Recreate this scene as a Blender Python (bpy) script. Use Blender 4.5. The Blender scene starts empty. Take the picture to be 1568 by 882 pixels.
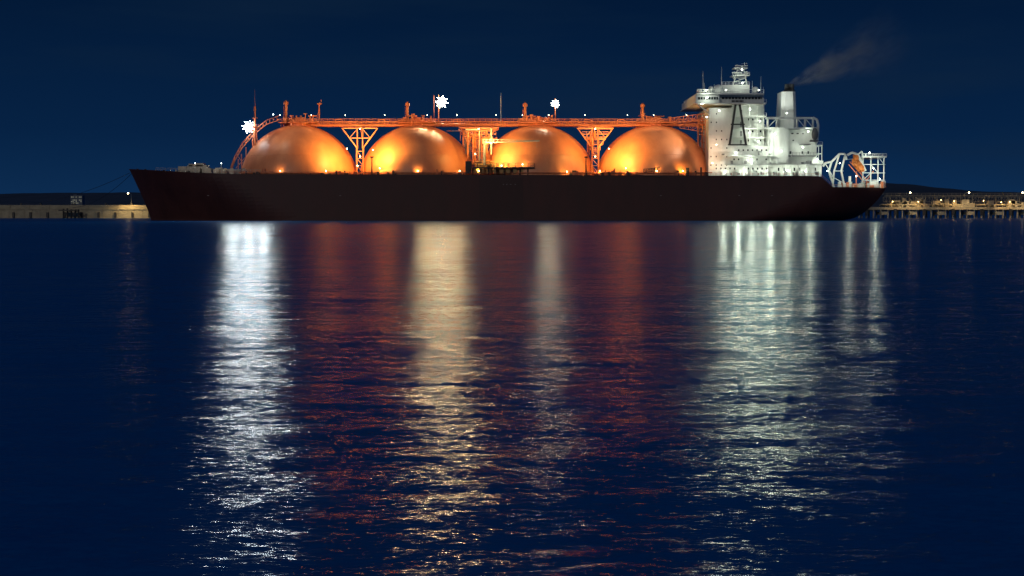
import bpy, math, random
from mathutils import Vector, Matrix
random.seed(7)
scene=bpy.context.scene
scene.view_settings.view_transform='Standard'; scene.view_settings.look='None'; scene.view_settings.exposure=0
CAMH=4.0; F=2400.0
def W(px,py,Y):
    s=Y/F
    return Vector(((px-784)*s, Y, CAMH+(322-py)*s))
def X(px,Y): return (px-784)*Y/F
def Z(py,Y): return CAMH+(322-py)*Y/F

# ---------------- materials ----------------
def paint(name,col,rough=0.5,var=0.25,scale=0.6,metal=0.0,stretch=(1,1,0.3),bump=0.0,col2=None):
    m=bpy.data.materials.new(name); m.use_nodes=True
    nt=m.node_tree; b=nt.nodes['Principled BSDF']
    tc=nt.nodes.new('ShaderNodeTexCoord'); mp=nt.nodes.new('ShaderNodeMapping')
    mp.inputs['Scale'].default_value=stretch
    nz=nt.nodes.new('ShaderNodeTexNoise'); nz.inputs['Scale'].default_value=scale; nz.inputs['Detail'].default_value=6; nz.inputs['Roughness'].default_value=0.65
    nt.links.new(tc.outputs['Object'],mp.inputs[0]); nt.links.new(mp.outputs[0],nz.inputs['Vector'])
    cr=nt.nodes.new('ShaderNodeValToRGB')
    cr.color_ramp.elements[0].position=0.35; cr.color_ramp.elements[1].position=0.65
    c2=col2 if col2 else tuple(c*(1-var) for c in col)
    cr.color_ramp.elements[0].color=(*c2,1); cr.color_ramp.elements[1].color=(*col,1)
    nt.links.new(nz.outputs['Fac'],cr.inputs[0]); nt.links.new(cr.outputs[0],b.inputs['Base Color'])
    mr=nt.nodes.new('ShaderNodeMapRange'); mr.inputs['To Min'].default_value=max(rough-0.1,0.05); mr.inputs['To Max'].default_value=rough+0.12
    nt.links.new(nz.outputs['Fac'],mr.inputs['Value']); nt.links.new(mr.outputs[0],b.inputs['Roughness'])
    b.inputs['Metallic'].default_value=metal
    if bump>0:
        bp=nt.nodes.new('ShaderNodeBump'); bp.inputs['Strength'].default_value=bump; bp.inputs['Distance'].default_value=0.3
        nt.links.new(nz.outputs['Fac'],bp.inputs['Height']); nt.links.new(bp.outputs[0],b.inputs['Normal'])
    return m
def emis(name,col,s):
    m=bpy.data.materials.new(name); m.use_nodes=True
    b=m.node_tree.nodes['Principled BSDF']
    b.inputs['Base Color'].default_value=(0.1,0.1,0.1,1)
    b.inputs['Emission Color'].default_value=(*col,1); b.inputs['Emission Strength'].default_value=s
    m.cycles.emission_sampling='NONE'
    return m
M_hull=paint('hull_paint',(0.072,0.022,0.017),0.6,0.35,0.12,stretch=(1,1,0.35))
M_patch=paint('hull_patch_paint',(0.050,0.016,0.013),0.6,0.3,0.12)
M_dome=paint('tank_cover_paint',(0.86,0.33,0.135),0.46,0.28,0.16,stretch=(1,1,0.3),bump=0.10,col2=(0.72,0.24,0.095))
M_or=paint('orange_steel',(0.72,0.22,0.09),0.5,0.3,0.8)
M_wh=paint('white_paint',(0.74,0.78,0.73),0.5,0.16,0.5)
M_gr=paint('grey_paint',(0.20,0.22,0.22),0.5,0.2,0.5)
M_dk=paint('dark_steel',(0.03,0.03,0.032),0.5,0.3,0.8)
M_glass=paint('window_glass',(0.02,0.03,0.035),0.12,0.2,0.5)
M_conc=paint('concrete',(0.40,0.36,0.25),0.85,0.35,0.25,stretch=(1,1,1.5))
M_conc2=paint('jetty_concrete',(0.40,0.36,0.26),0.85,0.4,0.3)
M_hill=paint('hill_ground',(0.035,0.05,0.07),0.95,0.4,0.004)
M_boat=paint('lifeboat_orange',(0.75,0.22,0.04),0.4,0.15,0.8)

# ---------------- mesh builder ----------------
class B:
    def __init__(s): s.v=[]; s.f=[]
    def box(s,x0,x1,y0,y1,z0,z1):
        n=len(s.v)
        s.v+=[(x0,y0,z0),(x1,y0,z0),(x1,y1,z0),(x0,y1,z0),(x0,y0,z1),(x1,y0,z1),(x1,y1,z1),(x0,y1,z1)]
        s.f+=[tuple(n+i for i in q) for q in [(0,3,2,1),(4,5,6,7),(0,1,5,4),(1,2,6,5),(2,3,7,6),(3,0,4,7)]]
    def pbox(s,a,b,c,d,Y0,Y1):
        s.box(X(a,Y0),X(b,Y0),Y0,Y1,Z(d,Y0),Z(c,Y0))
    def cyl(s,p,q,r,r2=None,n=8):
        p=Vector(p);q=Vector(q); r2=r if r2 is None else r2
        d=(q-p)
        if d.length<1e-6: return
        d.normalize(); u=d.orthogonal().normalized()
        if abs(d.z)<0.99:
            u=Vector((0,0,1)).cross(d).normalized()
        w=d.cross(u); k=len(s.v); off=math.pi/4 if n==4 else 0
        for c,rr in((p,r),(q,r2)):
            for i in range(n):
                a=2*math.pi*i/n+off
                s.v.append(tuple(c+u*math.cos(a)*rr+w*math.sin(a)*rr))
        for i in range(n):
            j=(i+1)%n; s.f.append((k+i,k+j,k+n+j,k+n+i))
        s.f.append(tuple(k+i for i in reversed(range(n)))); s.f.append(tuple(k+n+i for i in range(n)))
    def beam(s,p,q,w=0.3): s.cyl(p,q,w*0.7,None,4)
    def sph(s,c,r,nu=12,nv=8,sz=1.0):
        k=len(s.v); c=Vector(c)
        for j in range(nv+1):
            t=math.pi*j/nv
            for i in range(nu):
                a=2*math.pi*i/nu
                s.v.append((c.x+r*math.sin(t)*math.cos(a),c.y+r*math.sin(t)*math.sin(a),c.z+r*sz*math.cos(t)))
        for j in range(nv):
            for i in range(nu):
                i2=(i+1)%nu; s.f.append((k+j*nu+i,k+(j+1)*nu+i,k+(j+1)*nu+i2,k+j*nu+i2))
    def path(s,pts,r,n=6):
        for a,b in zip(pts,pts[1:]): s.cyl(a,b,r,None,n)
    def rail(s,a,b,h=1.1,step=2.0,r=0.05):
        a=Vector(a);b=Vector(b);n=max(1,int((b-a).length/step)); up=Vector((0,0,h))
        s.beam(a+up,b+up,r*2); s.beam(a+up*0.5,b+up*0.5,r*1.4)
        for i in range(n+1):
            p=a.lerp(b,i/n); s.beam(p,p+up,r*2)
    def truss(s,a,b,h,n,w=0.25):
        a=Vector(a);b=Vector(b);up=Vector((0,0,h))
        s.beam(a,b,w); s.beam(a+up,b+up,w)
        for i in range(n+1):
            p=a.lerp(b,i/n); s.beam(p,p+up,w*0.7)
            if i<n:
                q=a.lerp(b,(i+1)/n)
                if i%2: s.beam(p,q+up,w*0.6)
                else: s.beam(p+up,q,w*0.6)
    def obj(s,name,mat,parent=None,smooth=False):
        me=bpy.data.meshes.new(name); me.from_pydata(s.v,[],s.f); me.update()
        if smooth:
            for p in me.polygons: p.use_smooth=True
        o=bpy.data.objects.new(name,me); scene.collection.objects.link(o)
        me.materials.append(mat)
        if parent: o.parent=parent
        return o
def empty(name):
    e=bpy.data.objects.new(name,None); scene.collection.objects.link(e); return e

SHIP=empty('lng_tanker_ship')
BULBS={}
def bulb(p,r,col,parent,s=25):
    k=(parent.name,col,s)
    if k not in BULBS: BULBS[k]=(B(),parent)
    BULBS[k][0].sph(p,r,12,8)
def cluster(p,r,col,parent,s=40):
    # big core lamp ringed by added glowing beads that imitate starry glare
    p=Vector(p); bulb(p,r*0.86,col,parent,s)
    for n,d_,q in((10,1.0,0.14),(8,1.45,0.06)):
        for i in range(n):
            a=2*math.pi*(i+random.uniform(-.35,.35))/n+d_
            bulb(p+Vector((math.cos(a)*r*d_,random.uniform(-.3,.3),math.sin(a)*r*d_)),r*q,col,parent,s)
def lamp(name,p,power,col,r=0.35,parent=SHIP,glass=True,s=25,gc=None):
    l=bpy.data.lights.new(name,'POINT'); l.energy=power; l.color=col; l.shadow_soft_size=r
    o=bpy.data.objects.new(name,l); o.location=p; scene.collection.objects.link(o); o.parent=parent
    if glass: bulb(p,r*0.85,gc or col,parent,s)
    return o
def flood(name,p,aim,power,col,size=60,r=0.5,parent=SHIP,glass=False,s=25,gc=None):
    l=bpy.data.lights.new(name,'SPOT'); l.energy=power; l.color=col; l.shadow_soft_size=r
    l.spot_size=math.radians(size); l.spot_blend=0.6
    o=bpy.data.objects.new(name,l); o.location=p
    o.rotation_euler=(Vector(aim)-Vector(p)).to_track_quat('-Z','Y').to_euler()
    scene.collection.objects.link(o); o.parent=parent
    if glass: bulb(p,r*0.85,gc or col,parent,s)
    return o

# ---------------- hull ----------------
YC=624.0; HB=24.0; YN=600.0
xbt=X(199,YC); xbw=X(234,YC)-0.5
xst=X(1357,606)
def interp(tab,x):
    if x<=tab[0][0]: return tab[0][1]
    for (a,b),(c,d) in zip(tab,tab[1:]):
        if x<=c: return b+(d-b)*(x-a)/(c-a)
    return tab[-1][1]
decktab=[(xbt,Z(259.5,YC)),(X(235,606),Z(261,606)),(X(300,600),Z(265,600)),(X(360,600),Z(267,600)),(X(1250,600),Z(270,600)),(X(1257,600),Z(272,600)),(X(1274,600),Z(287,600)),(xst,Z(287.5,604))]
def zd(x): return interp(decktab,x)
def xbow(z):
    t=max(0,min(1,z/20.5)); return xbw+(xbt-xbw)*(t**1.15)
def xstern(z):
    t=max(0,min(1,z/12.0)); return X(1303,604)+(xst-X(1303,604))*(t**0.5) if z>0 else X(1298,604)
xs_top=[xbt+ (i/26)**1.6*60 for i in range(27)]
x=xs_top[-1]
while x<X(1245,600): x+=6; xs_top.append(x)
xs_top+= [X(1252,600),X(1257,600),X(1264,600),X(1270,600),X(1275,600),X(1290,600),X(1310,600),X(1325,600),X(1340,600),X(1350,603),xst]
xs_top=sorted(xs_top)
Lt=xst-xbt; NJ=14
def halfb(x,z,xb,xs):
    t=max(0,min(1,z/20.0))
    Le=62-26*t
    u=max(0,min(1,(x-xb)/Le)); bw=HB*(math.sin(u*math.pi/2))**(0.95-0.3*t)
    La=46-26*t; v=max(0,min(1,(xs-x)/La)); bs=HB*(0.78*t**0.35+ (1-0.78*t**0.35)*math.sin(v*math.pi/2)) if t>0 else HB*math.sin(v*math.pi/2)
    return max(0.02,min(bw,bs))
h=B(); nI=len(xs_top)
for side in (-1,1):
    for i,xt in enumerate(xs_top):
        s_=(xt-xbt)/Lt
        for j in range(NJ+1):
            z=-2.5+(zd(xt)+2.5)*j/NJ
            xb=xbow(z); xs=xstern(z); xx=xb+(xs-xb)*s_
            h.v.append((xx,YC+side*halfb(xx,z,xb,xs),z))
n1=nI*(NJ+1)
for k in (0,1):
    for i in range(nI-1):
        for j in range(NJ):
            a=k*n1+i*(NJ+1)+j; q=(a,a+NJ+1,a+NJ+2,a+1)
            h.f.append(q if k==0 else tuple(reversed(q)))
for i in range(nI-1):
    a=i*(NJ+1)+NJ; h.f.append((a,a+NJ+1,n1+a+NJ+1,n1+a))
for j in range(NJ):
    a=(nI-1)*(NJ+1)+j; h.f.append((a,n1+a,n1+a+1,a+1))
h.obj('hull',M_hull,SHIP)
b=B(); b.box(X(734,600),X(801,600),599.96,599.99,Z(334,600),Z(272,600)); b.obj('hull_repainted_area',M_patch,SHIP)
b=B()
for px in (770,775,781,788): b.box(X(px,600),X(px,600)+0.5,599.90,599.955,Z(283,600),Z(282,600))
for px in (318,520,1010,1130,1180): b.box(X(px,600),X(px,600)+0.7,599.93,599.99,Z(300,600),Z(299,600))
b.obj('hull_marks',paint('mark_paint',(0.25,0.22,0.20),0.6,0.2),SHIP)
b=B(); r=B()
for xa,xb_ in zip(xs_top,xs_top[1:]):
    def ed(xx):
        z=zd(xx); return Vector((xx,YC-halfb(xx,z,xbow(z),xstern(z))+0.15,z))
    p,q=ed(xa),ed(xb_)
    b.beam(p,q,0.25)
    if (q-p).length>0.5 and xa>X(330,600): r.rail(p,q,1.1,2.0,0.045)
b.obj('gunwale',M_hull,SHIP); r.obj('deck_railing',M_or,SHIP)

# ---------------- tank domes ----------------
R=23.4; CZ=Z(282,YC)
doms=[459,640,822,1001]
DZ=Z(268,600)
for px in doms:
    b=B(); b.sph((X(px,YC),YC,CZ),R,128,64); b.obj('tank_dome',M_dome,SHIP,True)
b=B()
for px in doms:
    cx=X(px,YC)
    zz=DZ+0.8
    rr=math.sqrt(R*R-(zz-CZ)**2)+0.25
    b.path([(cx+rr*math.cos(a),YC+rr*math.sin(a),zz) for a in [2*math.pi*i/64 for i in range(65)]],0.28,6)
b.obj('tank_skirt_rings',M_or,SHIP)
b=B()
for px in doms:
    cx=X(px,YC)
    for el in (28,):
        zz=CZ+R*math.sin(math.radians(el)); rr=R*math.cos(math.radians(el))+0.0
        b.path([(cx+rr*math.cos(a),YC+rr*math.sin(a),zz) for a in [2*math.pi*i/96 for i in range(97)]],0.07,5)
b.obj('tank_cover_seams',M_dome,SHIP)

# stair along first dome
b=B()
pts=[W(360,262,YC),W(366,246,YC),W(378,226,YC),W(395,207,YC),W(414,192,YC),W(436,184,YC)]
for dy in (-1.6,-0.4):
    q=[p+Vector((-0.8,dy*1.0-2,0)) for p in pts]
    b.path(q,0.16,4); b.path([p+Vector((0,0,1.6)) for p in q],0.12,4)
    for a,c in zip(q,q[1:]):
        for k in range(4):
            p=a.lerp(c,k/4); b.beam(p,p+Vector((0,0,1.6)),0.12)
for px,pyb,pyt in((366,265,244),(378,265,226),(371,265,236),(388,230,214)):
    b.beam(W(px,pyb,620),W(px,pyt,620),0.28)
b.beam(W(362,258,620),W(378,240,620),0.2); b.beam(W(378,258,620),W(366,240,620),0.2)
b.obj('dome_stairway',M_or,SHIP)

# tank-top domes & vents
b=B(); v=B()
for k,px in enumerate(doms):
    cx=X(px,YC); zt=CZ+R
    b.cyl((cx,YC,zt-1.5),(cx,YC,zt+1.6),5.2,4.8,20)
    b.cyl((cx,YC,zt+1.6),(cx,YC,zt+2.9),3.0,2.6,16)
    b.box(cx-7.4,cx+7.4,YC-6,YC+6,zt+0.55,zt+0.8)
    for yy in (YC-6,YC+6):
        b.rail((cx-7.4,yy,zt+0.8),(cx+7.4,yy,zt+0.8),1.2,1.4,0.06)
    for i in range(18):
        ex=cx+random.uniform(-6.5,6.5); ey=YC+random.uniform(-5.5,3)
        hh=random.uniform(1.2,4.0)
        b.cyl((ex,ey,zt+0.6),(ex,ey,zt+hh),random.uniform(.15,.45),None,8)
        if i%3==0: b.box(ex-0.7,ex+0.7,ey-0.5,ey+0.5,zt+hh,zt+hh+0.5)
        if i%4==1: b.cyl((ex-1.6,ey,zt+hh-0.3),(ex+1.6,ey,zt+hh-0.3),0.22,None,8)
    for i in range(10):
        a=2*math.pi*i/10; b.beam((cx+7*math.cos(a),YC+6*math.sin(a),zt+0.6),(cx+7*math.cos(a),YC+6*math.sin(a),zt-2.2),0.25)
    vx=X([440,625,804,983][k],YC)
    top=Z([156,158,159,160][k],YC)
    v.cyl((vx,YC-1,zt-3.5),(vx,YC-1,top-1.2),0.62,0.55,12)
    v.cyl((vx,YC-1,top-1.4),(vx,YC-1,top-0.3),0.95,0.95,12); v.cyl((vx,YC-1,top-0.3),(vx,YC-1,top+0.3),0.7,0.3,12)
    v.cyl((vx,YC-1,zt+2),(vx+3.5,YC-1,zt+2),0.3,None,8)
    v.beam((vx-0.9,YC-1,zt-3),(vx-0.9,YC-1,top-2),0.12)
b.obj('tank_top_platforms',M_or,SHIP); v.obj('vent_masts',M_or,SHIP)

# ---------------- catwalk ----------------
b=B()
z0=Z(194,YC)
for yy in (YC-3.5,YC+2.5):
    b.truss((X(470,YC),yy,z0),(X(1086,YC),yy,z0),1.7,74,0.26)
    b.rail((X(470,YC),yy,z0+1.8),(X(1086,YC),yy,z0+1.8),1.0,2.2,0.05)
b.box(X(470,YC),X(1086,YC),YC-3.2,YC+2.2,z0+1.62,z0+1.74)
for dy,dz,rr in((-4.4,0.6,.32),(-4.4,1.5,.22),(-5.1,.2,.25),(3.4,.9,.35)):
    b.cyl((X(480,YC),YC+dy,z0+dz),(X(1080,YC),YC+dy,z0+dz),rr,None,8)
for px in (520,585,700,880,900,950,1040,1065):
    b.path([W(px-5,190,620),W(px-5,184,620),W(px+5,184,620),W(px+5,190,620)],0.2,6)
b.obj('deck_catwalk',M_or,SHIP)

b=B()
b.truss(W(1025,190,618),W(1080,183,618),2.2,8,0.25)
b.truss(W(1040,197,616),W(1080,203,616),1.6,6,0.22)
for px in (1068,1074,1079): b.beam(W(px,262,616),W(px,184,616),0.35)
for i in range(7): b.beam(W(1066,194+i*10,616),W(1080,200+i*10,616),0.22)
for g,pxg in enumerate((552,733,911)):
    for yy in (YC-13,YC-4,YC+10):
        b.beam(W(pxg-5,266,yy),W(pxg-5,226,yy),0.42); b.beam(W(pxg+5,266,yy),W(pxg+5,226,yy),0.42)
        b.beam(W(pxg-4,228,yy),W(pxg-27,197,yy),0.42); b.beam(W(pxg+4,228,yy),W(pxg+27,197,yy),0.42)
        b.beam(W(pxg-4,228,yy),W(pxg-4,196,yy),0.3); b.beam(W(pxg+4,228,yy),W(pxg+4,196,yy),0.3)
        b.beam(W(pxg-16,212,yy),W(pxg+16,212,yy),0.28)
        b.beam(W(pxg-28,197,yy),W(pxg+28,197,yy),0.4)
        b.beam(W(pxg-16,212,yy),W(pxg-4,198,yy),0.2); b.beam(W(pxg+16,212,yy),W(pxg+4,198,yy),0.2)
        for q in range(3): b.beam(W(pxg-5,232+q*11,yy),W(pxg+5,243+q*11,yy),0.2); b.beam(W(pxg-5,232+q*11,yy),W(pxg+5,232+q*11,yy),0.2)
    # added outrigger arms, invented to hold floods for the dome flanks
    zz=Z(198,601); xx=X(pxg,601)
    b.beam((xx,600.8,zz+0.5),(xx,612,zz+0.5),0.22); b.beam((xx,604,zz+0.5),(xx,611,zz-4),0.16)
b.obj('catwalk_trestles',M_or,SHIP)

b=B(); w=B()
for i in range(34):
    px=random.uniform(705,764); py1=random.uniform(196,215); py2=random.uniform(235,266); yy=random.uniform(606,640)
    if abs(px-733)>12: py2=min(py2, 200+ (32-abs(px-733))*2.4+6) if abs(px-733)<28 else 210
    T=(b if i%3 else w)
    if py2<=py1: continue
    T.cyl(W(px,py1,yy),W(px,py2,yy),random.uniform(.15,.35),None,8)
    T.cyl(W(px,py1,yy),W(px+random.uniform(-22,22),py1,yy),random.uniform(.12,.3),None,8)
for i in range(9):
    y=200+i*6.5; hw=max(6,30-i*3.6)
    b.beam(W(733-hw,y,610),W(733+hw,y,610),0.24); b.rail(W(733-hw,y,609),W(733+hw,y,609),1.1,1.6,0.045)
for i in range(12):
    px=random.uniform(898,926); py1=random.uniform(196,214); yy=random.uniform(608,636)
    b.cyl(W(px,py1,yy),W(px,py1+random.uniform(8,30),yy),random.uniform(.15,.3),None,8)
for i in range(6):
    y=198+i*8; hw=max(5,24-i*4); b.beam(W(911-hw,y,611),W(911+hw,y,611),0.24); b.rail(W(911-hw,y,610),W(911+hw,y,610),1.0,1.6,0.045)
b.obj('deck_piping',M_or,SHIP)
w.cyl(W(742,262,606),W(742,216,606),0.55,0.45,12)
w.box(X(739,606),X(745,606),605.4,607,Z(221,606),Z(214,606))
w.beam(W(740,219,605),W(826,216.5,605),0.34); w.beam(W(740,214,605),W(826,215.8,605),0.2)
for i in range(14): w.beam(W(742+i*6,219-i*0.2,605),W(745+i*6,214.0+i*.14,605),0.1)
w.cyl(W(822,216,605),W(822,236,605),0.05,None,5)
w.obj('hose_crane',paint('crane_grey',(0.42,0.45,0.44),0.5),SHIP)

# manifold
b=B(); d=B()
d.pbox(713,818,256,258,600.6,606); d.pbox(713,722,247,266,600.5,601.5)
d.rail(W(722,256,600.7),W(818,256,600.7),1.5,2.2,0.07)
for px in range(724,820,12): d.beam(W(px,268,600.8),W(px,256,600.8),0.3)
d.pbox(716,719,258,266,599.6,600.2)
for i in range(9):
    px=728+i*10
    b.cyl(W(px,262,602),W(px,262,612),0.55,None,12); b.cyl(W(px,262,601.7),W(px,262,602.1),0.9,None,14)
    b.cyl(W(px,254,606),W(px,264,606),0.3,None,8)
b.cyl(W(722,252,609),W(812,252,609),0.35,None,8); b.cyl(W(722,248,611),W(812,248,611),0.3,None,8)
for i in range(22):
    px=720+random.random()*95; b.box(X(px,606),X(px,606)+random.uniform(.6,2),604,607,Z(266,606),Z(random.uniform(250,262),606))
d.obj('manifold_platform',M_dk,SHIP); b.obj('cargo_manifold',paint('manifold_yellow',(0.5,0.3,0.1),0.5),SHIP)

b=B(); d=B()
for i in range(170):
    px=random.uniform(366,1085)
    if 712<px<820: continue
    yy=random.uniform(601,603.2); hh=random.uniform(.5,1.8)*(1 if random.random()<.85 else 1.7)
    x0=X(px,yy); ww=random.uniform(.3,1.6)
    (b if random.random()<.7 else d).box(x0,x0+ww,yy,yy+random.uniform(.3,1),DZ-1,DZ+hh)
b.cyl((X(366,602),602.6,DZ+0.9),(X(712,602),602.6,DZ+0.9),0.22,None,8)
b.cyl((X(820,602),602.6,DZ+0.9),(X(1090,602),602.6,DZ+0.9),0.22,None,8)
for px in (570,897):
    d.cyl(W(px,268,600.8),W(px,242,600.8),0.28,0.2,8); d.box(X(px-2.5,600.8),X(px+2.5,600.8),600.4,601.2,Z(242,600.8),Z(240,600.8))
d.truss(W(985,264,600.6),W(1010,262,600.6),1.2,6,0.18); d.beam(W(1000,266,600.6),W(1003,256,600.6),0.4); d.beam(W(920,264,600.6),W(1012,271,599.4),0.25)
b.obj('deck_fittings',M_or,SHIP); d.obj('deck_posts',M_dk,SHIP)

# forecastle gear
b=B(); d=B()
for a,c,t,bb in((274,287,255,268),(288,318,253,268),(318,324,258,268),(300,312,250,255),(290,296,251,255),(340,352,259,268),(354,366,260,268)):
    b.pbox(a,c,t,bb,612,618)
for i in range(34):
    px=random.uniform(268,420); t=random.uniform(256,263); yy=random.uniform(603,609) if px>330 else 611.7
    b.box(X(px,yy),X(px,yy)+random.uniform(.4,1.6),yy,yy+1.5,Z(270,yy),Z(t,yy))
for px in (338,346,356): b.cyl(W(px,262,606),W(px,262,609),1.1,None,14)
b.rail(W(240,262,612),W(330,264,606),1.2,2,.05)
b.rail(W(330,264,603),W(400,265,601),1.2,2,.05)
for px,py in((212,262),(224,262.5),(252,264),(262,265)): d.cyl(W(px,py,616),W(px,py-3.5,616),0.4,None,8)
b.obj('mooring_winches',paint('winch_grey',(0.5,0.46,0.38),0.5,0.3),SHIP); d.obj('bollards',M_dk,SHIP)

# foremast + light masts
b=B()
b.cyl(W(392,262,616),W(392,165,616),0.5,0.28,8); b.cyl(W(392,165,616),W(392,138,616),0.09,0.05,6)
b.beam(W(386,262,617),W(391,190,617),0.3); b.beam(W(399,262,617),W(393,190,617),0.3)
for i in range(6): b.beam(W(386.5+i,255-i*11,617),W(398.5-i,249-i*11,617),0.18)
b.box(X(386,616),X(398,616),614.5,617,Z(197,616),Z(195,616)); b.box(X(388,616),X(396,616),615,617,Z(182,616),Z(181,616))
b.rail(W(386,195,614.5),W(398,195,614.5),1.0,1.0,.05)
b.beam(W(392,199,616),W(377,199,616.5),0.25)
b.cyl(W(392,170,616),W(392,164,616),0.5,0.4,8)
b.cyl(W(490,186,622),W(490,158,622),0.28,0.2,8); b.box(X(487,622),X(494,622),621,623,Z(161,622),Z(159,622)); b.cyl(W(493,159,622),W(493,154,622),0.15,None,6)
b.beam(W(486,186,622),W(490,166,622),0.2)
for px,t in((672,146),(850,152)):
    b.cyl(W(px,194,630),W(px,t,630),0.32,0.16,8); b.box(X(px-3,630),X(px+6,630),630.2,631,Z(162,630),Z(161,630))
b.cyl(W(665,188,630),W(665,147,630),0.1,None,6)
b.obj('foremast',M_or,SHIP)
b=B(); b.cyl(W(767,192,626),W(767,143,626),0.16,0.08,6); b.cyl(W(767,192,626),W(767,180,626),0.3,0.2,6); b.obj('signal_mast',M_wh,SHIP)

# ---------------- superstructure ----------------
w=B(); g=B(); gl=B(); d=B()
def windows(a,c,py,Y,step=7,ww=2.2,hh=2.6,T=gl,skip=0.15):
    px=a
    while px<c-ww:
        if random.random()>skip: T.box(X(px,Y),X(px+ww,Y),Y-0.05,Y+0.02,Z(py+hh,Y),Z(py,Y))
        px+=step
w.pbox(1084,1119,166,270,606,643)
w.pbox(1119,1168,160,270,611,641)
for i,py in enumerate((178,196,210,224)):
    xe=[1172,1170,1170,1176][i]
    w.pbox(1119,xe,py,py+1.6,606.5,611)
    w.rail(W(1119,py,606.6),W(xe,py,606.6),1.1,1.3,.05)
    windows(1144,1166,py+4,611,6,2.4,3.2)
    g.pbox(1132,1135,py-9,py-1,610.9,611)
    for px in (1146,1158,1168): w.beam(W(px,py+1,606.8),W(px,[160,178,196,210][i]+1,606.8),0.16)
for i in range(7):
    windows(1087,1117,174+i*13,606,8,1.6,2.2,skip=0.3)
    w.pbox(1083.6,1119,181+i*13,181.7+i*13,605.8,606.0)
w.pbox(1080,1168,146,159,603,645)
w.pbox(1064,1100,147,157.5,598.5,648)
w.pbox(1062,1172,157.6,159.4,598,648.5)
w.pbox(1066,1168,143.5,145.8,600,647)
gl.pbox(1067,1098,149.5,153.5,598.42,598.48)
for i in range(9): w.pbox(1066.8+i*4,1067.4+i*4,149,154,598.3,598.4)
gl.pbox(1103,1165,149.5,153.0,602.92,602.98)
for i in range(13): w.pbox(1103+i*5,1103.7+i*5,149,153.5,602.8,602.9)
w.beam(W(1066,159.5,599),W(1086,176,599),0.4); w.beam(W(1066,159.5,646),W(1086,176,640),0.4)
w.rail(W(1066,143.5,600.3),W(1168,143.5,600.3),1.3,1.4,.06)
w.rail(W(1100,157.5,598.6),W(1172,157.5,598.6),1.1,1.4,.05)
w.pbox(1080,1122,138,143.5,612,630); w.pbox(1104,1146,131,143.5,616,628)
w.rail(W(1104,131,616),W(1146,131,616),1.1,1.2,.05)
for px,py,rr in((1098.5,138.5,2.0),(1070,140.5,0.9),(1087,137,1.0),(1155,139,1.3)):
    w.sph(W(px,py,610),rr,16,10); w.cyl(W(px,144,610),W(px,py,610),0.35,None,8)
for px,t in((1075,110),(1077,128),(1103,104),(1163,118),(1167,134),(1092,130),(1150,125)):
    w.cyl(W(px,144,608),W(px,t,608),0.12,0.04,5)
for yy in (618,622):
    w.beam(W(1121,132,yy),W(1128,104,yy),0.36); w.beam(W(1142,132,yy),W(1136,104,yy),0.36)
    for i in range(5):
        t=i/5; t2=(i+1)/5
        w.beam(W(1121+7*t,132-28*t,yy),W(1142-6*t2,132-28*t2,yy),0.2); w.beam(W(1142-6*t,132-28*t,yy),W(1121+7*t,132-28*t,yy),0.2)
w.pbox(1120,1146,116,117.4,616,624); w.pbox(1122,1143,105,106.2,617,623)
w.rail(W(1120,116,616),W(1146,116,616),1.0,1.0,.05)
w.pbox(1119,1134,111.5,113,617,618); w.cyl(W(1127,116,617.5),W(1127,112,617.5),0.35,None,8)
w.pbox(1124,1143,101.5,102.8,619,620); w.cyl(W(1134,106,619.5),W(1134,102,619.5),0.3,None,8)
w.cyl(W(1138,105,620),W(1138,97,620),0.12,.06,6); w.beam(W(1133,99,620),W(1142,99,620),0.1)
w.sph(W(1141,113,618),0.7,10,8); w.sph(W(1123,121,618),0.6,10,8)
for a,c in((1125,1116),(1131,1141)):
    d.beam(W(a,160,603.5),W(c,222,603.5),0.75)
d.pbox(1119,1137,154,161,602.2,603-0.2); d.pbox(1118,1139,190,192,603.2,603.9)
d.pbox(1114,1143,221,223,603,604.2)
w.pbox(1119,1186,224,270,606,642)
w.pbox(1112,1190,238,239.4,603,605.97); w.rail(W(1112,238,603.1),W(1190,238,603.1),1.1,1.4,.05)
w.pbox(1112,1258,251,252.4,602,605.96); w.rail(W(1112,251,602.1),W(1258,251,602.1),1.1,1.4,.05)
for px in range(1114,1258,12): w.beam(W(px,269,602.3),W(px,252,602.3),0.2)
windows(1122,1184,229,606,7); windows(1122,1184,243,606,7); windows(1095,1184,257,606,7,2,3)
w.pbox(1175,1206,198,250,605,636)
w.pbox(1206.1,1249,198.2,249.8,608,636)
w.pbox(1186,1257,250,270,606.1,640)
windows(1210,1246,204,608,8,3.5,2.4); windows(1212,1246,214,608,9,2.5,2.4); windows(1208,1246,232,608,9,2.5,4)
windows(1190,1252,257,606.1,8,2.4,5)
for i in range(6): w.pbox(1206,1249,206+i*8,206.5+i*8,607.8,607.97)
w.pbox(1200,1204,206,246,604.8,604.97)
g.pbox(1207,1250,238,240,605.5,607.9); g.rail(W(1207,238,605.6),W(1250,238,605.6),1.1,1.3,.05)
for px in (1178,1184,1192): w.cyl(W(px,250,604.6),W(px,200,604.6),0.18,None,8)
w.pbox(1172,1244,180,183,605,607); w.pbox(1172,1244,180,183,630,632); w.pbox(1170,1250,195.5,198,604,637)
for px in (1174,1188,1219,1231,1243):
    w.beam(W(px,196,606),W(px,181,606),0.6)
w.beam(W(1174,196,606),W(1188,182,606),0.3); w.beam(W(1219,182,606),W(1231,196,606),0.3); w.beam(W(1231,182,606),W(1243,196,606),0.3)
w.path([W(1243,181,606),W(1249,184,606),W(1251,192,606),W(1250,215,606),W(1247,222,606)],0.5,6)
w.path([W(1243,181,631),W(1249,184,631),W(1251,192,631),W(1250,215,631)],0.5,6)
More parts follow.
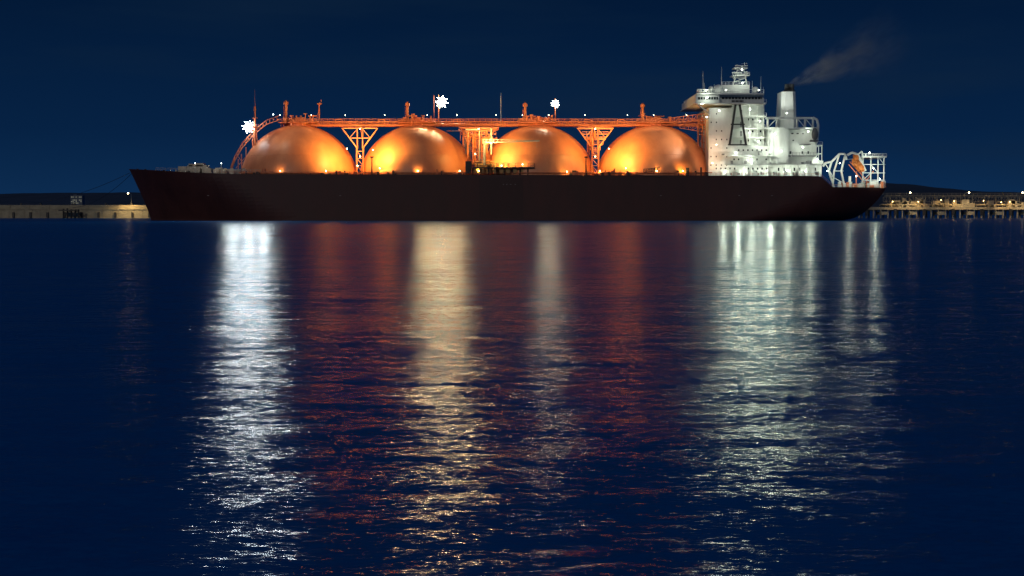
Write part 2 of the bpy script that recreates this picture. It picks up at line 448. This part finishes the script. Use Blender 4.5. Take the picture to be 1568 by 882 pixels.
g.sph(W(1246,206,603.5),1.3,12,10,1.9); g.pbox(1241,1252,215,217,602,606); g.pbox(1226,1240,221,222,603,607.9)
w.pbox(1249,1258,222,224,606,636); w.pbox(1249,1256,235,236.5,606,636); w.rail(W(1249,222,606),W(1258,222,606),1.1,1.2,.05)
for px in (1252,1257): w.beam(W(px,252,606.2),W(px,222,606.2),0.25)
f=B()
def taper(B_,a0,c0,a1,c1,t,bb,Y0,Y1):
    n=len(B_.v)
    for z,(a,c),ins in((Z(bb,Y0),(a0,c0),0),(Z(t,Y0),(a1,c1),0.7)):
        x0,x1=X(a,Y0),X(c,Y0); e=1.2
        ring=[(x0+e,Y0+ins),(x1-e,Y0+ins),(x1,Y0+ins+e),(x1,Y1-ins-e),(x1-e,Y1-ins),(x0+e,Y1-ins),(x0,Y1-ins-e),(x0,Y0+ins+e)]
        B_.v+=[(x,y,z) for x,y in ring]
    for i in range(8):
        j=(i+1)%8; B_.f.append((n+i,n+j,n+8+j,n+8+i))
    B_.f.append(tuple(n+8+i for i in range(8)))
taper(f,1194,1219,1196.5,1217,141,198,614,628)
f.obj('funnel',M_wh,SHIP)
d.pbox(1198,1215,139.5,141.2,616,626)
for px,yy in((1202,618),(1207,622),(1211,618),(1205,625)): d.cyl(W(px,141,yy),W(px,130,yy),0.8,0.7,10)
for i in range(4):
    y1=[224,210,196,178][i]; y2=[210,196,178,160][i]
    a,c=(1150,1162) if i%2 else (1162,1150)
    w.beam(W(a,y1,607.5),W(c,y2,607.5),0.2)
w.beam(W(1240,250,604.5),W(1252,236,604.5),0.2); w.beam(W(1222,250,603),W(1210,239,603),0.2)
for i in range(90):
    px=random.uniform(1092,1254); base=random.choice([251,268,268,238 if px<1186 else 251]); yy=random.uniform(602.3,605.3); s_=random.uniform(.4,1.4)
    (w if random.random()<.6 else g).box(X(px,yy),X(px,yy)+s_,yy,yy+0.6,Z(base,yy),Z(base,yy)+random.uniform(.5,1.8))
w.obj('accommodation_block',M_wh,SHIP); g.obj('casing_equipment',M_gr,SHIP); gl.obj('windows',M_glass,SHIP); d.obj('funnel_uptakes_and_frame',paint('dim_grey',(0.05,0.055,0.055),0.5),SHIP)

# ---------------- aft deck ----------------
w=B(); o=B()
def P(px,py,Y=610): return W(px,py,Y)
for yy in (607,634):
    w.path([P(1259,255,yy),P(1262,250,yy),P(1272,248,yy),P(1284,236,yy),P(1292,236,yy),P(1295,245,yy)],0.45,6)
    w.path([P(1272,248,yy),P(1268,262,yy),P(1276,287,yy)],0.4,6); w.path([P(1284,236,yy),P(1276,262,yy),P(1274,286,yy)],0.35,6)
    w.path([P(1292,240,yy),P(1287,262,yy),P(1292,287,yy)],0.4,6); w.beam(P(1262,250,yy),P(1275,272,yy),0.3); w.beam(P(1276,262,yy),P(1290,262,yy),0.3); w.beam(P(1268,268,yy),P(1290,280,yy),.25)
    w.path([P(1296,238,yy),P(1303,234,yy),P(1312,237,yy),P(1324,262,yy)],0.5,6)
    w.path([P(1312,237,yy),P(1318,232,yy),P(1320,240,yy)],0.3,6)
    for px in (1320,1332,1343,1352): w.beam(P(px,288,yy),P(px,240,yy),0.35)
    w.beam(P(1318,240,yy),P(1356,240,yy),0.55); w.beam(P(1320,252,yy),P(1354,252,yy),0.25); w.beam(P(1320,265,yy),P(1354,265,yy),0.3); w.beam(P(1318,276,yy),P(1354,276,yy),0.25)
    w.rail(P(1318,239.5,yy),P(1356,239.5,yy),1.0,1.4,.06)
    w.beam(P(1332,252,yy),P(1343,265,yy),0.2); w.beam(P(1343,240,yy),P(1352,252,yy),0.2); w.beam(P(1320,276,yy),P(1332,265,yy),0.2)
w.box(X(1318,607),X(1356,607),607,634,Z(241.5,607),Z(240.8,607))
lb=B(); c0=P(1304,244,607.5); c1=P(1322,263,607.5)
prof=[(0,0.2),(0.08,0.9),(0.25,1.45),(0.5,1.6),(0.75,1.5),(0.92,1.0),(1,0.25)]
for (t,ra),(t2,rb) in zip(prof,prof[1:]): lb.cyl(c0.lerp(c1,t),c0.lerp(c1,t2),ra,rb,14)
lb.box(c0.x+0.3,c0.x+2.2,606.6,608.4,c0.z-0.2,c0.z+1.6)
lb.obj('lifeboat',M_boat,SHIP,True)
o.beam(P(1300,248,608),P(1326,276,608),0.35); o.beam(P(1298,252,608),P(1322,279,608),0.3)
o.beam(P(1326,276,608),P(1326,288,608),0.3); o.beam(P(1310,262,608),P(1310,288,608),0.3); o.beam(P(1336,262,608),P(1326,276,608),.3)
for i in range(40):
    px=random.uniform(1276,1352); yy=random.uniform(606,612); (w if i%3 else o).box(X(px,yy),X(px,yy)+random.uniform(.4,1.8),yy,yy+1,Z(288,yy),Z(random.uniform(277,285),yy))
w.rail(P(1276,287.5,605),P(1353,287.5,607),1.2,1.5,.06)
w.cyl(P(1300,286,607),P(1300,270,607),0.6,0.5,10)
w.obj('aft_mooring_frames',M_wh,SHIP); o.obj('lifeboat_ramp',M_or,SHIP)

# ---------------- ship lights ----------------
WH=(0.85,0.93,1.0); SOD=(1.0,0.57,0.13); WARM=(1.0,0.84,0.60); GRN=(0.93,1.0,0.84)
GW=(0.9,0.96,1.0); GY=(1.0,0.85,0.5)
p=W(382,195,615.5)
lamp('foremast_floodlight_bulb',p,26000,WH,1.0,glass=False); cluster(p,1.7,GW,SHIP)
for dx in (-6,0,6): flood('foremast_streak_spot',p+Vector((dx,-2.8,0.2)),p+Vector((45+dx,-400,-25)),27000,(0.86,0.95,1.0),110,0.6)  # unseen extra spots beside the lamp, added to strengthen its water streak
for px,py,pw,r_,fl in((677,157,50000,1.7,(1,0.68,0.34)),(850,160,36000,1.15,(1,.76,.5))):
    p=W(px,py,629.0); lamp('mast_light_bulb',p,pw,WARM if px>700 else (1,.76,.46),r_*.7,glass=False); cluster(p,r_,(1,.93,.78),SHIP)
    for dx in ((-6,0,6) if px==677 else (-3,)): flood('mast_streak_spot',p+Vector((dx,-1.8,0)),p+Vector((0,-400,-25)),25000 if px==677 else 12000,fl,110,0.5)  # added spots without fixtures, there to draw the mast lights' streaks on the sea
def sod(px,py,yy,pw,apx,apy,size=140,col=SOD):
    flood('deck_sodium_floodlight',W(px,py,yy),W(apx,apy,616),pw*4.4,col,size,0.2,glass=True,gc=GY)
sod(532,228,600.6,10500,500,220); sod(548,254,601,4500,520,236); sod(500,262,600.2,450,500,235); sod(430,262,600.2,150,430,240)
sod(572,230,600.6,12500,606,220); sod(582,258,600.2,2600,610,236); sod(640,262,600.2,300,640,240); sod(704,262,601,500,700,236)
sod(752,220,600.6,10500,790,214); sod(768,254,600.4,2800,792,236); sod(800,252,600.2,500,810,236); sod(868,263,600.4,400,868,236)
sod(932,228,600.6,12000,968,218); sod(958,258,600.2,1800,980,236); sod(1005,262,600.2,700,1010,236); sod(1045,262,600.4,900,1045,240); sod(918,262,601,800,905,240)
sod(733,262,603,900,733,232); sod(728,236,601,700,733,212); sod(911,240,601,900,911,215); sod(552,240,601,800,552,215)
sod(552,198,600.9,8500,550,228,168); sod(733,198,600.9,7500,733,228,168); sod(911,198,600.9,8500,911,228,168)  # floods added on the invented arms to brighten the dome flanks
sod(1090,250,600.8,1000,1100,226,150,(1,.55,.30)); sod(1096,222,600.8,600,1100,212,140,(1,.6,.38))
flood('bridge_front_floodlight',W(1081,180,600.8),W(1003,212,606),42000,(1,.80,.55),80,0.3,glass=True,gc=GW)
flood('tank_top_floodlight',W(420,176,604),W(450,225,606),6500,(1,.78,.55),110,0.2,glass=True,gc=GW)
for px in (430,478,530,590,655,700,760,800,840,895,960,1000,1050):
    flood('catwalk_light',W(px,177,612),W(px,192,622),2600,(1,0.62,0.32),155,0.14,glass=True,gc=GY)
for px,py,yy,pw in((1080,139,598.5,300),(1110,139,602,350),(1135,128,612,350),(1160,139,602,300),(1100,170,602,300),(1147,168,604.5,420),(1162,186,604.5,420),(1147,203,604.5,520),(1160,217,604.5,520),
                   (1185,206,601,700),(1195,232,601,420),(1228,226,603,420),(1236,202,603,260),(1126,234,601,420),(1150,244,600.9,650),(1178,233,600.9,650),(1140,262,600.9,700),(1110,262,600.9,500),(1172,262,600.9,700),
                   (1205,262,600.9,700),(1232,262,600.9,600),(1250,244,601.5,500),(1203,174,605,500),(1134,108,612,260),
                   (1285,250,602,550),(1310,270,602,650),(1336,258,602,600),(1346,274,603,550),(1330,234,604,350),(1266,262,602,500),(1082,150,596,300)):
    flood('house_light',W(px,py,yy),W(px-2,py+4,yy+9),pw*3.9,GRN,165,0.22,glass=True,gc=(0.97,1.0,0.86))
for px,py,pw in((1074,160,4800),(1108,235,6500),(1130,262,8000),(1150,235,9500),(1166,185,9500),(1180,262,8500),(1206,235,6500),(1240,250,5000),(1300,262,2400),(1340,262,2400)):
    p=W(px,py,600.9); flood('house_streak_spot',p,p+Vector((-60,-400,-20)),pw,(0.86,1.0,0.80),110,0.4)  # fixtureless spots added to make the broad streak below the house
flood('funnel_floodlight',W(1172,168,604),W(1222,100,621),8000,(0.95,1,.9),80,0.3)
for px in (340,300): flood('forecastle_light',W(px,250,601),W(px-8,262,612),1300,(1,.9,.7),150,0.12,glass=True,gc=GW)
b=B()
for px in (340,300): b.cyl(W(px,267,601.2+0.6*(340-px)/10),W(px,250,601.2),0.1,None,6)
b.obj('forecastle_light_posts',M_wh,SHIP)

# ---------------- mooring ropes ----------------
rp=B()
def rope(a,c,sag,r=0.09):
    pts=[]
    for i in range(17):
        t=i/16; q=Vector(a).lerp(Vector(c),t); q.z-=sag*4*t*(1-t); pts.append(q)
    rp.path(pts,r,5)
rope(W(200,265,YC),W(30,312,798),3); rope(W(203,266,YC),W(112,318,798),3)
rp.obj('mooring_rope',M_dk)

# ---------------- piers ----------------
PIER=empty('concrete_pier'); b=B()
Y=800
b.box(X(-260,Y),X(330,Y),Y,Y+14,-2,Z(320,Y)); b.box(X(-260,Y),X(330,Y),Y+0.8,Y+1.4,Z(320,Y),Z(314,Y)); b.box(X(-260,Y),X(330,Y),Y-0.35,Y+14.2,Z(321,Y),Z(320,Y)+0.04)
for px in range(-250,330,12): b.box(X(px,Y),X(px,Y)+0.25,Y-0.12,Y,-2,Z(321.1,Y))
for px in range(-255,330,30): b.box(X(px,Y),X(px,Y)+0.3,Y+0.6,Y+0.8,Z(320,Y)+0.05,Z(314,Y)+0.1)
b.obj('pier_wall',M_conc,PIER)
d=B()
for px in (98,104,110,116,121): d.cyl(W(px,336,Y-6),W(px,318+random.random()*4,Y-6),0.45,None,8)
d.box(X(97,Y),X(122,Y),Y-8,Y-4,Z(323,Y),Z(321,Y)); d.beam(W(98,330,Y-6),W(110,322,Y-6),.3); d.beam(W(110,330,Y-6),W(121,322,Y-6),.3)
for px in range(-240,235,26): d.box(X(px,Y),X(px,Y)+1.1,Y-0.7,Y-0.12,0.3,Z(325,Y))
for px in (30,60,108,112,200,160): d.box(X(px,Y),X(px,Y)+0.8,Y+2,Y+3,Z(320,Y),Z(311,Y))
d.obj('mooring_dolphin',M_dk,PIER)
def street_lamp(px,pt,pb,Y,power,col,out=1.6):
    e=empty('street_lamp'); b=B()
    b.cyl(W(px,pb,Y),W(px,pt,Y),0.16,0.09,8); b.beam(W(px,pt,Y),W(px,pt,Y)+Vector((0,-out,0.15)),0.12)
    b.box(X(px,Y)-0.3,X(px,Y)+0.3,Y-out-0.8,Y-out+0.3,Z(pt,Y)+0.35,Z(pt,Y)+0.5)
    b.obj('pole',M_gr,e)
    p=W(px,pt,Y)+Vector((0,-out-0.2,-0.1))
    flood('bulb',p,p+Vector((0,-0.1,-1)),power,col,150,0.42,e,glass=True,gc=(1,.75,.35))
for px,pw in((202,38000),(-60,26000)): street_lamp(px,296,320,801,pw,(1,.66,.28),6.5)  # second lamp is added out of view to light the pier

JET=empty('jetty'); b=B(); d=B(); Y=800
b.box(X(1300,Y),X(1760,Y),Y,Y+12,Z(321,Y),Z(317,Y))
for px in range(1304,1760,11):
    b.cyl(W(px,338,Y+1),W(px,320,Y+1),0.4,None,8); b.cyl(W(px+4,338,Y+9),W(px+4,320,Y+9),0.4,None,8)
for px in range(1304,1760,44):
    b.box(X(px,Y),X(px+9,Y),Y-1,Y+11,Z(329,Y),Z(324,Y)); d.box(X(px+20,Y),X(px+24,Y),Y-1.2,Y-0.02,Z(330,Y),Z(320,Y))
b.box(X(1360,Y),X(1760,Y),Y+6,Y+10,Z(300.5,Y),Z(299,Y))
b.truss((X(1355,Y),Y+5,Z(309,Y)),(X(1760,Y),Y+5,Z(309,Y)),2.4,80,0.22)
for px in range(1362,1760,18):
    b.beam(W(px,318,Y+5),W(px,299,Y+5),0.35); b.beam(W(px,318,Y+10),W(px,299,Y+10),0.35)
b.rail((X(1355,Y),Y+6,Z(299,Y)),(X(1760,Y),Y+6,Z(299,Y)),1.1,2.2,.08)
b.rail((X(1355,Y),Y,Z(317,Y)),(X(1760,Y),Y,Z(317,Y)),1.2,2.2,.08)
for i in range(5):
    b.cyl((X(1350,Y),Y+2+i,Z(313+i*0.4,Y)),(X(1760,Y),Y+2+i,Z(313+i*0.4,Y)),0.3,None,8)
for i in range(60):
    px=random.uniform(1360,1740); b.box(X(px,Y),X(px,Y)+random.uniform(.5,4),Y+2,Y+5,Z(317,Y),Z(random.uniform(303,315),Y))
b.obj('deck',M_conc2,JET); d.obj('fenders',M_dk,JET)
for px,pw in((1387,18000),(1476,16000),(1557,18000)): street_lamp(px,295,318,803,pw,(1,.70,.36),7.5)
for px in (1366,1405,1440,1460,1505,1532,1545,1600): flood('jetty_light',W(px,random.uniform(306,310),799),W(px,322,801.5),random.uniform(1200,2800),(1,.6,.22),150,0.2,JET,glass=True)

# ---------------- hills ----------------
def hill(name,x0,x1,y0,y1,fn,nx=120,ny=14):
    b=B()
    for j in range(ny+1):
        for i in range(nx+1):
            x=x0+(x1-x0)*i/nx; t=j/ny
            z=fn(x)*math.sin(min(1,t*1.3)*math.pi/2) *(1 if t<.8 else (1-t)/.2)
            b.v.append((x,y0+(y1-y0)*t,z-0.5))
    for j in range(ny):
        for i in range(nx):
            a=j*(nx+1)+i; b.f.append((a,a+1,a+nx+2,a+nx+1))
    b.obj(name,M_hill,None,True)
def ridge(tab,Yr,am=1.2):
    def fn(x):
        px=x*F/Yr+784
        py=interp(tab,px)
        return CAMH+(322-py)*Yr/F + am*Yr/F*(0.5*math.sin(px*.11)+.3*math.sin(px*.31+1)+.2*math.sin(px*.83))
    return fn
hill('hill',X(-300,5000),X(700,5000),4300,6500,ridge([(-300,299),(0,292),(70,292),(130,291),(200,295),(300,300),(700,306)],5200),160)
hill('hill',X(1150,7000),X(1950,7000),6200,8800,ridge([(1150,300),(1330,285),(1372,277),(1405,274),(1440,277),(1500,284),(1568,290),(1700,292),(1950,300)],7200,.9),160)
hill('hill',X(-300,3200),X(300,3200),2900,3600,ridge([(-300,309),(0,307),(60,305),(130,306),(180,304),(260,308),(300,312)],3200,1.0),120)
BL=empty('distant_apartment_building'); b=B(); l=B()
Y=2500
b.box(X(109,Y),X(127,Y),Y,Y+14,0,Z(299,Y)); b.box(X(113,Y),X(118,Y),Y+3,Y+8,Z(299,Y),Z(297.5,Y)); b.obj('walls',paint('plaster',(0.12,0.15,0.18),.8),BL)
for r_ in range(5):
    for c in range(7):
        if random.random()<.45: l.box(X(110+c*2.4,Y),X(111.2+c*2.4,Y),Y-0.2,Y-0.05,Z(301.5+r_*2.3,Y)-1.0,Z(301.5+r_*2.3,Y)+0.3)
l.obj('lit_windows',emis('flat_window',(0.8,0.8,0.6),0.25),BL)

# ---------------- lamp glasses ----------------
for i,((pn,col,s),(bb,par)) in enumerate(BULBS.items()):
    bb.obj('lamp_glass',emis('lamp_glass_%d'%i,col,s),par,True)

# ---------------- water ----------------
wm=bpy.data.materials.new('sea_water'); wm.use_nodes=True; nt=wm.node_tree; nt.nodes.clear()
wout=nt.nodes.new('ShaderNodeOutputMaterial'); wmix=nt.nodes.new('ShaderNodeMixShader')
wd_=nt.nodes.new('ShaderNodeBsdfDiffuse'); wd_.inputs['Color'].default_value=(0.003,0.090,0.27,1)
wg=nt.nodes.new('ShaderNodeBsdfAnisotropic'); wg.distribution='GGX'; wg.inputs['Roughness'].default_value=0.14; wg.inputs['Color'].default_value=(0.90,0.97,1,1)
fr=nt.nodes.new('ShaderNodeFresnel'); fr.inputs['IOR'].default_value=1.333
fm=nt.nodes.new('ShaderNodeMath'); fm.operation='MULTIPLY'; fm.inputs[1].default_value=0.32
nt.links.new(fr.outputs[0],fm.inputs[0]); nt.links.new(fm.outputs[0],wmix.inputs[0])
nt.links.new(wd_.outputs[0],wmix.inputs[1]); nt.links.new(wg.outputs[0],wmix.inputs[2]); nt.links.new(wmix.outputs[0],wout.inputs['Surface'])
geo=nt.nodes.new('ShaderNodeNewGeometry')
def noise(scale,stretch,det,rough,rot=0):
    mp=nt.nodes.new('ShaderNodeMapping'); mp.inputs['Scale'].default_value=stretch; mp.inputs['Rotation'].default_value=(0,0,rot)
    nt.links.new(geo.outputs['Position'],mp.inputs[0])
    n=nt.nodes.new('ShaderNodeTexNoise'); n.inputs['Scale'].default_value=scale; n.inputs['Detail'].default_value=det; n.inputs['Roughness'].default_value=rough
    nt.links.new(mp.outputs[0],n.inputs['Vector']); return n
def vm(op,a,bv):
    n=nt.nodes.new('ShaderNodeVectorMath'); n.operation=op
    for i,q in enumerate((a,bv)):
        if q is None: continue
        if isinstance(q,tuple): n.inputs[i].default_value=q
        else: nt.links.new(q,n.inputs[i])
    return n.outputs[0]
tot=None
for sc,st,de,ro,amp,rot in((0.2,(0.25,1,1),2,0.6,0.13,0.08),(1.4,(0.36,1,1),2,0.6,0.30,-0.06),(8.5,(0.5,1,1),3,0.75,0.62,0.05)):
    n=noise(sc,st,de,ro,rot)
    v_=vm('MULTIPLY',vm('SUBTRACT',n.outputs['Color'],(0.5,0.5,0.5)),(amp*1.2,amp,0))
    tot=v_ if tot is None else vm('ADD',tot,v_)
g_=noise(0.035,(0.25,1,1),3,0.55)
mr=nt.nodes.new('ShaderNodeMapRange'); mr.inputs['From Min'].default_value=0.3; mr.inputs['From Max'].default_value=0.7; mr.inputs['To Min'].default_value=0.72; mr.inputs['To Max'].default_value=1.22
nt.links.new(g_.outputs['Fac'],mr.inputs['Value'])
sc_=nt.nodes.new('ShaderNodeVectorMath'); sc_.operation='SCALE'; nt.links.new(tot,sc_.inputs[0]); nt.links.new(mr.outputs[0],sc_.inputs['Scale'])
nn=vm('ADD',sc_.outputs[0],(0,0,1)); nz=nt.nodes.new('ShaderNodeVectorMath'); nz.operation='NORMALIZE'; nt.links.new(nn,nz.inputs[0])
nt.links.new(nz.outputs[0],wg.inputs['Normal']); nt.links.new(nz.outputs[0],fr.inputs['Normal'])
# the body colour sees a steeper version of the same ripples
sc2=nt.nodes.new('ShaderNodeVectorMath'); sc2.operation='SCALE'; nt.links.new(sc_.outputs[0],sc2.inputs[0]); sc2.inputs['Scale'].default_value=1.3
nn2=vm('ADD',sc2.outputs[0],(0,0,1)); nz2=nt.nodes.new('ShaderNodeVectorMath'); nz2.operation='NORMALIZE'; nt.links.new(nn2,nz2.inputs[0])
nt.links.new(nz2.outputs[0],wd_.inputs['Normal'])
b=B(); b.v=[(-20000,-200,0),(20000,-200,0),(20000,30000,0),(-20000,30000,0)]; b.f=[(0,1,2,3)]; b.obj('sea_water',wm)

# ---------------- smoke ----------------
sm=bpy.data.materials.new('smoke'); sm.use_nodes=True; nt=sm.node_tree; nt.nodes.clear()
out=nt.nodes.new('ShaderNodeOutputMaterial'); pv=nt.nodes.new('ShaderNodeVolumePrincipled'); pv.inputs['Color'].default_value=(0.85,0.85,0.8,1)
tc=nt.nodes.new('ShaderNodeTexCoord')
sep=nt.nodes.new('ShaderNodeSeparateXYZ'); nt.links.new(tc.outputs['Object'],sep.inputs[0])
def mth(op,a,c=None):
    n=nt.nodes.new('ShaderNodeMath'); n.operation=op
    for i,q in enumerate((a,c)):
        if q is None: continue
        if isinstance(q,(int,float)): n.inputs[i].default_value=q
        else: nt.links.new(q,n.inputs[i])
    return n.outputs[0]
L=54.0; K=0.32
t=mth('DIVIDE',sep.outputs[0],L)
rad=mth('ADD',1.0,mth('MULTIPLY',sep.outputs[0],K))
rr=mth('DIVIDE',mth('SQRT',mth('ADD',mth('POWER',sep.outputs[1],2),mth('POWER',sep.outputs[2],2))),rad)
fall=mth('MAXIMUM',mth('SUBTRACT',1.0,rr),0.0)
nzx=nt.nodes.new('ShaderNodeTexNoise'); nzx.inputs['Scale'].default_value=0.24; nzx.inputs['Detail'].default_value=4; nzx.inputs['Distortion'].default_value=1.0
mp=nt.nodes.new('ShaderNodeMapping'); mp.inputs['Scale'].default_value=(0.4,1,1); nt.links.new(tc.outputs['Object'],mp.inputs[0]); nt.links.new(mp.outputs[0],nzx.inputs['Vector'])
nf=mth('MAXIMUM',mth('MULTIPLY',mth('SUBTRACT',nzx.outputs['Fac'],0.42),5.5),0.0)
lf=mth('DIVIDE',mth('POWER',mth('MAXIMUM',mth('SUBTRACT',1.0,t),0.0),1.3),mth('ADD',1.0,mth('MULTIPLY',t,9.0)))
den=mth('MULTIPLY',mth('MULTIPLY',mth('MULTIPLY',fall,nf),lf),0.95)
nt.links.new(den,pv.inputs['Density']); nt.links.new(pv.outputs[0],out.inputs['Volume'])
b=B(); b.cyl((0,0,0),(L,0,0),1.0,1.0+K*L,24)
so=b.obj('funnel_smoke',sm); so.location=W(1206,132,620)
dirv=(W(1325,78,624)-W(1206,132,620)).normalized(); so.rotation_euler=dirv.to_track_quat('X','Z').to_euler()

# ---------------- world, sun, camera ----------------
wd=bpy.data.worlds.new('World'); scene.world=wd; wd.use_nodes=True; nt=wd.node_tree; bg=nt.nodes['Background']
tc=nt.nodes.new('ShaderNodeTexCoord'); sp=nt.nodes.new('ShaderNodeSeparateXYZ'); nt.links.new(tc.outputs['Generated'],sp.inputs[0])
cr=nt.nodes.new('ShaderNodeValToRGB'); e=cr.color_ramp.elements
e[0].position=0.0; e[0].color=(0.0042,0.0260,0.082,1); e[1].position=0.14; e[1].color=(0.0009,0.0090,0.034,1)
x_=e.new(0.05); x_.color=(0.0020,0.0158,0.056,1); x_=e.new(0.34); x_.color=(0.0016,0.0230,0.080,1)
nt.links.new(sp.outputs[2],cr.inputs[0])
mp=nt.nodes.new('ShaderNodeMapping'); mp.inputs['Scale'].default_value=(2.2,2.2,16); mp.inputs['Rotation'].default_value=(0,0.03,0)
nz=nt.nodes.new('ShaderNodeTexNoise'); nz.inputs['Scale'].default_value=2.0; nz.inputs['Detail'].default_value=5
nt.links.new(tc.outputs['Generated'],mp.inputs[0]); nt.links.new(mp.outputs[0],nz.inputs['Vector'])
r2=nt.nodes.new('ShaderNodeMapRange'); r2.inputs['From Min'].default_value=0.5; r2.inputs['From Max'].default_value=0.8; r2.inputs['To Max'].default_value=0.5
nt.links.new(nz.outputs['Fac'],r2.inputs['Value'])
mx=nt.nodes.new('ShaderNodeMix'); mx.data_type='RGBA'; nt.links.new(r2.outputs[0],mx.inputs[0]); nt.links.new(cr.outputs[0],mx.inputs[6]); mx.inputs[7].default_value=(0.0055,0.018,0.045,1)
nt.links.new(mx.outputs[2],bg.inputs['Color']); bg.inputs['Strength'].default_value=1.0
sl=bpy.data.lights.new('warm_fill_sun','SUN'); sl.energy=0.38; sl.angle=math.radians(4); sl.color=(1,0.88,0.75)  # added dim warm fill from the camera side, lifts the dark hull
so=bpy.data.objects.new('warm_fill_sun',sl); so.rotation_euler=Vector((0.35,1,-0.38)).to_track_quat('-Z','Y').to_euler(); scene.collection.objects.link(so)
cam=bpy.data.cameras.new('camera'); cam.lens=36*F/1568; cam.sensor_width=36; cam.clip_end=60000; cam.clip_start=0.5
co=bpy.data.objects.new('camera',cam); co.location=(0,0,CAMH); co.rotation_euler=(math.radians(90)-math.atan(119/F),0,0)
scene.collection.objects.link(co); scene.camera=co
